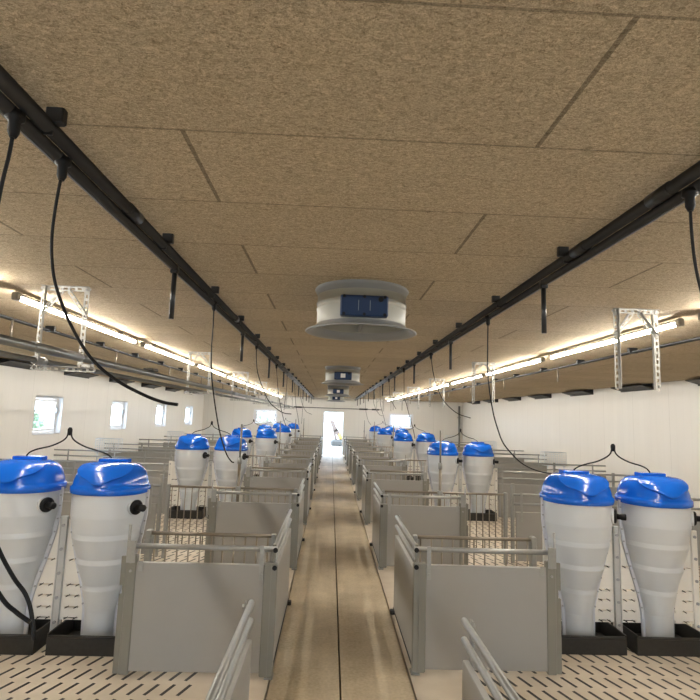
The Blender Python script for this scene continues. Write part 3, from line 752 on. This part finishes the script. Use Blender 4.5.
for y in (3.55,9.4,15.3):
    if f is None: f=MB().tube([(0,-.06,2.100),(0,.06,2.100)],.028,14).build('coupling',M['galv'],p); o=f
    else: o=f.copy(); C.objects.link(o); o.parent=p
    o.location=(0,y,0)
# outer conduits with drop rods
for s,x,ys in ((-1,-3.02,[4.98+2.43*k for k in range(9)]),(1,3.29,[5.16+2.4*k for k in range(9)])):
    r=empty('conduit_run',(x,0,0)); tag(r,'thin dark conduit along the ceiling between the lamps and the %s side wall'%SIDE[s],'conduit')
    MB().tube([(0,Y0+.05,2.605),(0,YF-.02,2.605)],.013,10).tube([(s*.03,Y0+.05,2.60),(s*.03,YF-.02,2.60)],.009,8).build('tube',M['rail'],r)
    f=None
    for k in range(18):
        if f is None: f=MB().box(-.045,.055,-.02,.02,2.59,2.655,.004).build('clip',M['rail'],r); o=f
        else: o=f.copy(); C.objects.link(o); o.parent=r
        o.location=(0,3.2+1.22*k,0)
    f=None
    for k,y in enumerate(ys):
        if f is None: f=MB().tube([(0,0,2.40),(0,0,2.60)],.010,8).build('drop_rod',M['stain'],r); o=f
        else: o=f.copy(); C.objects.link(o); o.parent=r
        o.location=(0,y,0)
# tube lamps
lamp=None
for s,x in ((-1,-2.35),(1,2.65)):
    for k in range(-2,8):  # lamps beside and behind the camera are unseen, added to light the near pens
        if lamp is None:
            lamp=empty('tube_lamp'); L=2.44
            MB().tube([(0,.05,-.060),(0,L-.05,-.060)],.0155,14).build('diffuser',M['lamp'],lamp)
            MB().box(-.022,.022,.02,L-.02,-.044,-.026,.004).build('housing',M['lampcap'],lamp)
            for y in (0,L-.055): MB().box(-.024,.024,y,y+.055,-.082,-.022,.008).build('end_cap',M['lampcap'],lamp)
            for y in (.45,L-.45): MB().box(-.02,.02,y-.015,y+.015,-.03,0.003).build('mount',M['galv'],lamp)
            o=lamp
        else: o=copy_tree(lamp)
        o.location=(x,3.86+2.64*k,ZC); tag(o,('added tube lamp of the %s row, unseen just %s the camera'%(SIDE[s],'beside' if k==-1 else 'behind') if k<0 else '%s glowing tube lamp of the %s row, counted from the camera'%(ORD[k],SIDE[s])),'tube lamp','glowing tube lamps of the two rows')
# air inlets at the top of the side walls
inlet=None
for s,x,ys in ((1,XW1,[7.7+2.45*k for k in range(7)]),(-1,XW0,[9.65+2.45*k for k in range(6)])):
    for k,y in enumerate(ys):
        if inlet is None:
            inlet=empty('air_inlet')
            MB().box(.0,.03,.0,1.2,-.13,-.005,.004).build('frame',M['vent'],inlet)
            MB().obox((.14,.6,-.075),(1,0,.25),(0,1,0),(-.25,0,1),.13,.57,.009).build('flap',M['vent'],inlet)
            for yy in (.1,1.1): MB().box(.02,.25,yy-.008,yy+.008,-.045,-.03).build('arm',M['vent'],inlet)
            MB().tube([(.25,.0,-.042),(.25,1.2,-.042)],.007,8).build('pull_bar',M['stain'],inlet)
            o=inlet
        else: o=copy_tree(inlet)
        if s>0: o.rotation_euler=(0,0,PI); o.location=(x,y+1.2,ZC)
        else: o.rotation_euler=(0,0,0); o.location=(x,y,ZC)
        tag(o,'%s black air inlet from the camera, atop the %s'%(ORD[k],'left window wall' if s<0 else 'blank right wall'),'air inlet','black air inlets along the wall tops')
# ceiling fans
def fan(sticker):
    root=empty('ceiling_fan')
    top=[(.292,-.012),(.335,-.004),(.338,-.010),(.318,-.026),(.296,-.05)]
    MB().lathe([(.312,0),(.318,-.010),(.308,-.026),(.298,-.05)],48).build('top_flange',M['fan_in'],root)
    duct=[(.298,-.05),(.298,-.095),(.304,-.10),(.304,-.112),(.298,-.117),(.298,-.135),(.303,-.139),(.303,-.148),(.298,-.152),(.298,-.245)]
    MB().lathe(duct,48).lathe([(.290,-.245),(.290,-.004)],48).build('duct',M['fan'],root)
    MB().lathe([(.298,-.243),(.312,-.262),(.345,-.281),(.372,-.286),(.374,-.291),(.368,-.294),(.335,-.289),(.302,-.270),(.290,-.243)],48).build('bell_mouth',M['fan_in'],root)
    bx=MB().box(-.148,.148,-.345,-.285,-.238,-.108,.008)
    sc=bx; sc.cur=1
    for x,z in ((-.125,-.118),(0,-.118),(.125,-.118),(-.125,-.228),(0,-.228),(.125,-.228)): sc.tube([(x,-.344,z),(x,-.352,z)],.010,8)
    sc.tube([(.10,-.344,-.134),(.10,-.362,-.134)],.016,10)
    b=bx.build('control_box',[M['fanbox'],M['black']],root)
    if sticker:
        st=MB().box(-.04,.04,-.3475,-.344,-.205,-.135); st=st.build('sticker',M['label'],b)
    else:
        MB().box(-.037,-.034,-.3465,-.344,-.205,-.14).box(.034,.037,-.3465,-.344,-.205,-.14).build('sticker',M['handle'],b)
    h=MB().lathe([(.0,-.20),(.075,-.20),(.085,-.19),(.085,-.10),(.0,-.095)],24); hub=h.build('motor',M['trough'],root)
    for k in range(5):
        a=2*PI*k/5; d=Vector((math.cos(a),math.sin(a),0)); e=Vector((-math.sin(a),math.cos(a),.45)); mb=MB(); mb.obox(d*.18+Vector((0,0,-.15)),d,e,d.cross(e),.10,.05,.004); mb.build('blade',M['fan_in'],root)
    st=MB()
    for a in (0.0,PI/2): d=Vector((math.cos(a),math.sin(a),0)); st.obox((0,0,-.225),d,(-d.y,d.x,0),(0,0,1),.289,.012,.008)
    st.build('guard_bar',M['galv'],root)
    return root
fa=fb=None
for k,y in enumerate((3.50,9.2,14.9,20.5)):
    if k==0: o=fan(False)
    else:
        o=fb=fb or fan(True)
        if k>1: o=copy_tree(fb)
    o.location=(.18,y,ZC); tag(o,['large round pale ceiling fan with dark blue box, nearest the camera','round pale ceiling fan with blue box and sticker, second from the camera','small round ceiling fan with blue box, third from the camera','farthest round ceiling fan with blue box, close to the far wall'][k],'ceiling fan','round ceiling fans above the walkway')
# pipes on the far wall
w=empty('wall_conduit',(0,YF,0)); tag(w,'thin dark conduit level across the far wall above the doorway','conduit')
MB().tube([(-2.25,-.03,2.165),(2.42,-.03,2.165)],.016,10).build('tube',M['rail'],w)
for x0,x1 in ((-2.25,-1.98),(-1.78,-1.4),(1.35,1.75),(1.95,2.3)): MB().box(x0,x1,-.06,.0,2.13,2.20,.006).build('junction',M['rail'],w)
w=empty('corner_pipe',(6.17,YF-.1,0)); tag(w,'grey upright pipe in the far right corner of the room','pipe')
MB().tube([(0,0,.0),(0,0,2.46)],.05,14).build('tube',M['pipe'],w); MB().box(-.07,.07,-.02,.1,1.9,1.95).build('clamp',M['galv'],w)

# ------------------------------------------------------------------ light, camera
W=bpy.data.worlds.new('overcast_sky'); bpy.context.scene.world=W; W.use_nodes=True
bg=W.node_tree.nodes['Background']; bg.inputs[0].default_value=(.66,.82,1.0,1); bg.inputs[1].default_value=3.2
cam=bpy.data.cameras.new('camera'); co=bpy.data.objects.new('camera',cam); C.objects.link(co); bpy.context.scene.camera=co
cam.sensor_width=36; cam.lens=526/700*36; cam.clip_start=.05; cam.clip_end=300
rho,pitch,yaw=.033,math.radians(7.2),math.radians(1.83)
fwd=Vector((math.sin(yaw)*math.cos(pitch),math.cos(yaw)*math.cos(pitch),math.sin(pitch))); rt=Vector((math.cos(yaw),-math.sin(yaw),0)); up=rt.cross(fwd)
c_,s_=math.cos(rho),math.sin(rho); R_=rt*c_+up*s_; U_=-rt*s_+up*c_
co.matrix_world=Matrix(((R_.x,U_.x,-fwd.x,0),(R_.y,U_.y,-fwd.y,0),(R_.z,U_.z,-fwd.z,1.8),(0,0,0,1)))
sc=bpy.context.scene
sc.view_settings.view_transform='Standard'; sc.view_settings.look='None'; sc.view_settings.gamma=1; sc.view_settings.exposure=2.28
try: sc.view_settings.use_curve_mapping=False
except Exception: pass
sc.cycles.max_bounces=10; sc.cycles.diffuse_bounces=6; sc.cycles.transparent_max_bounces=12
sc.cycles.use_denoising=True
sc.cycles.sample_clamp_indirect=8
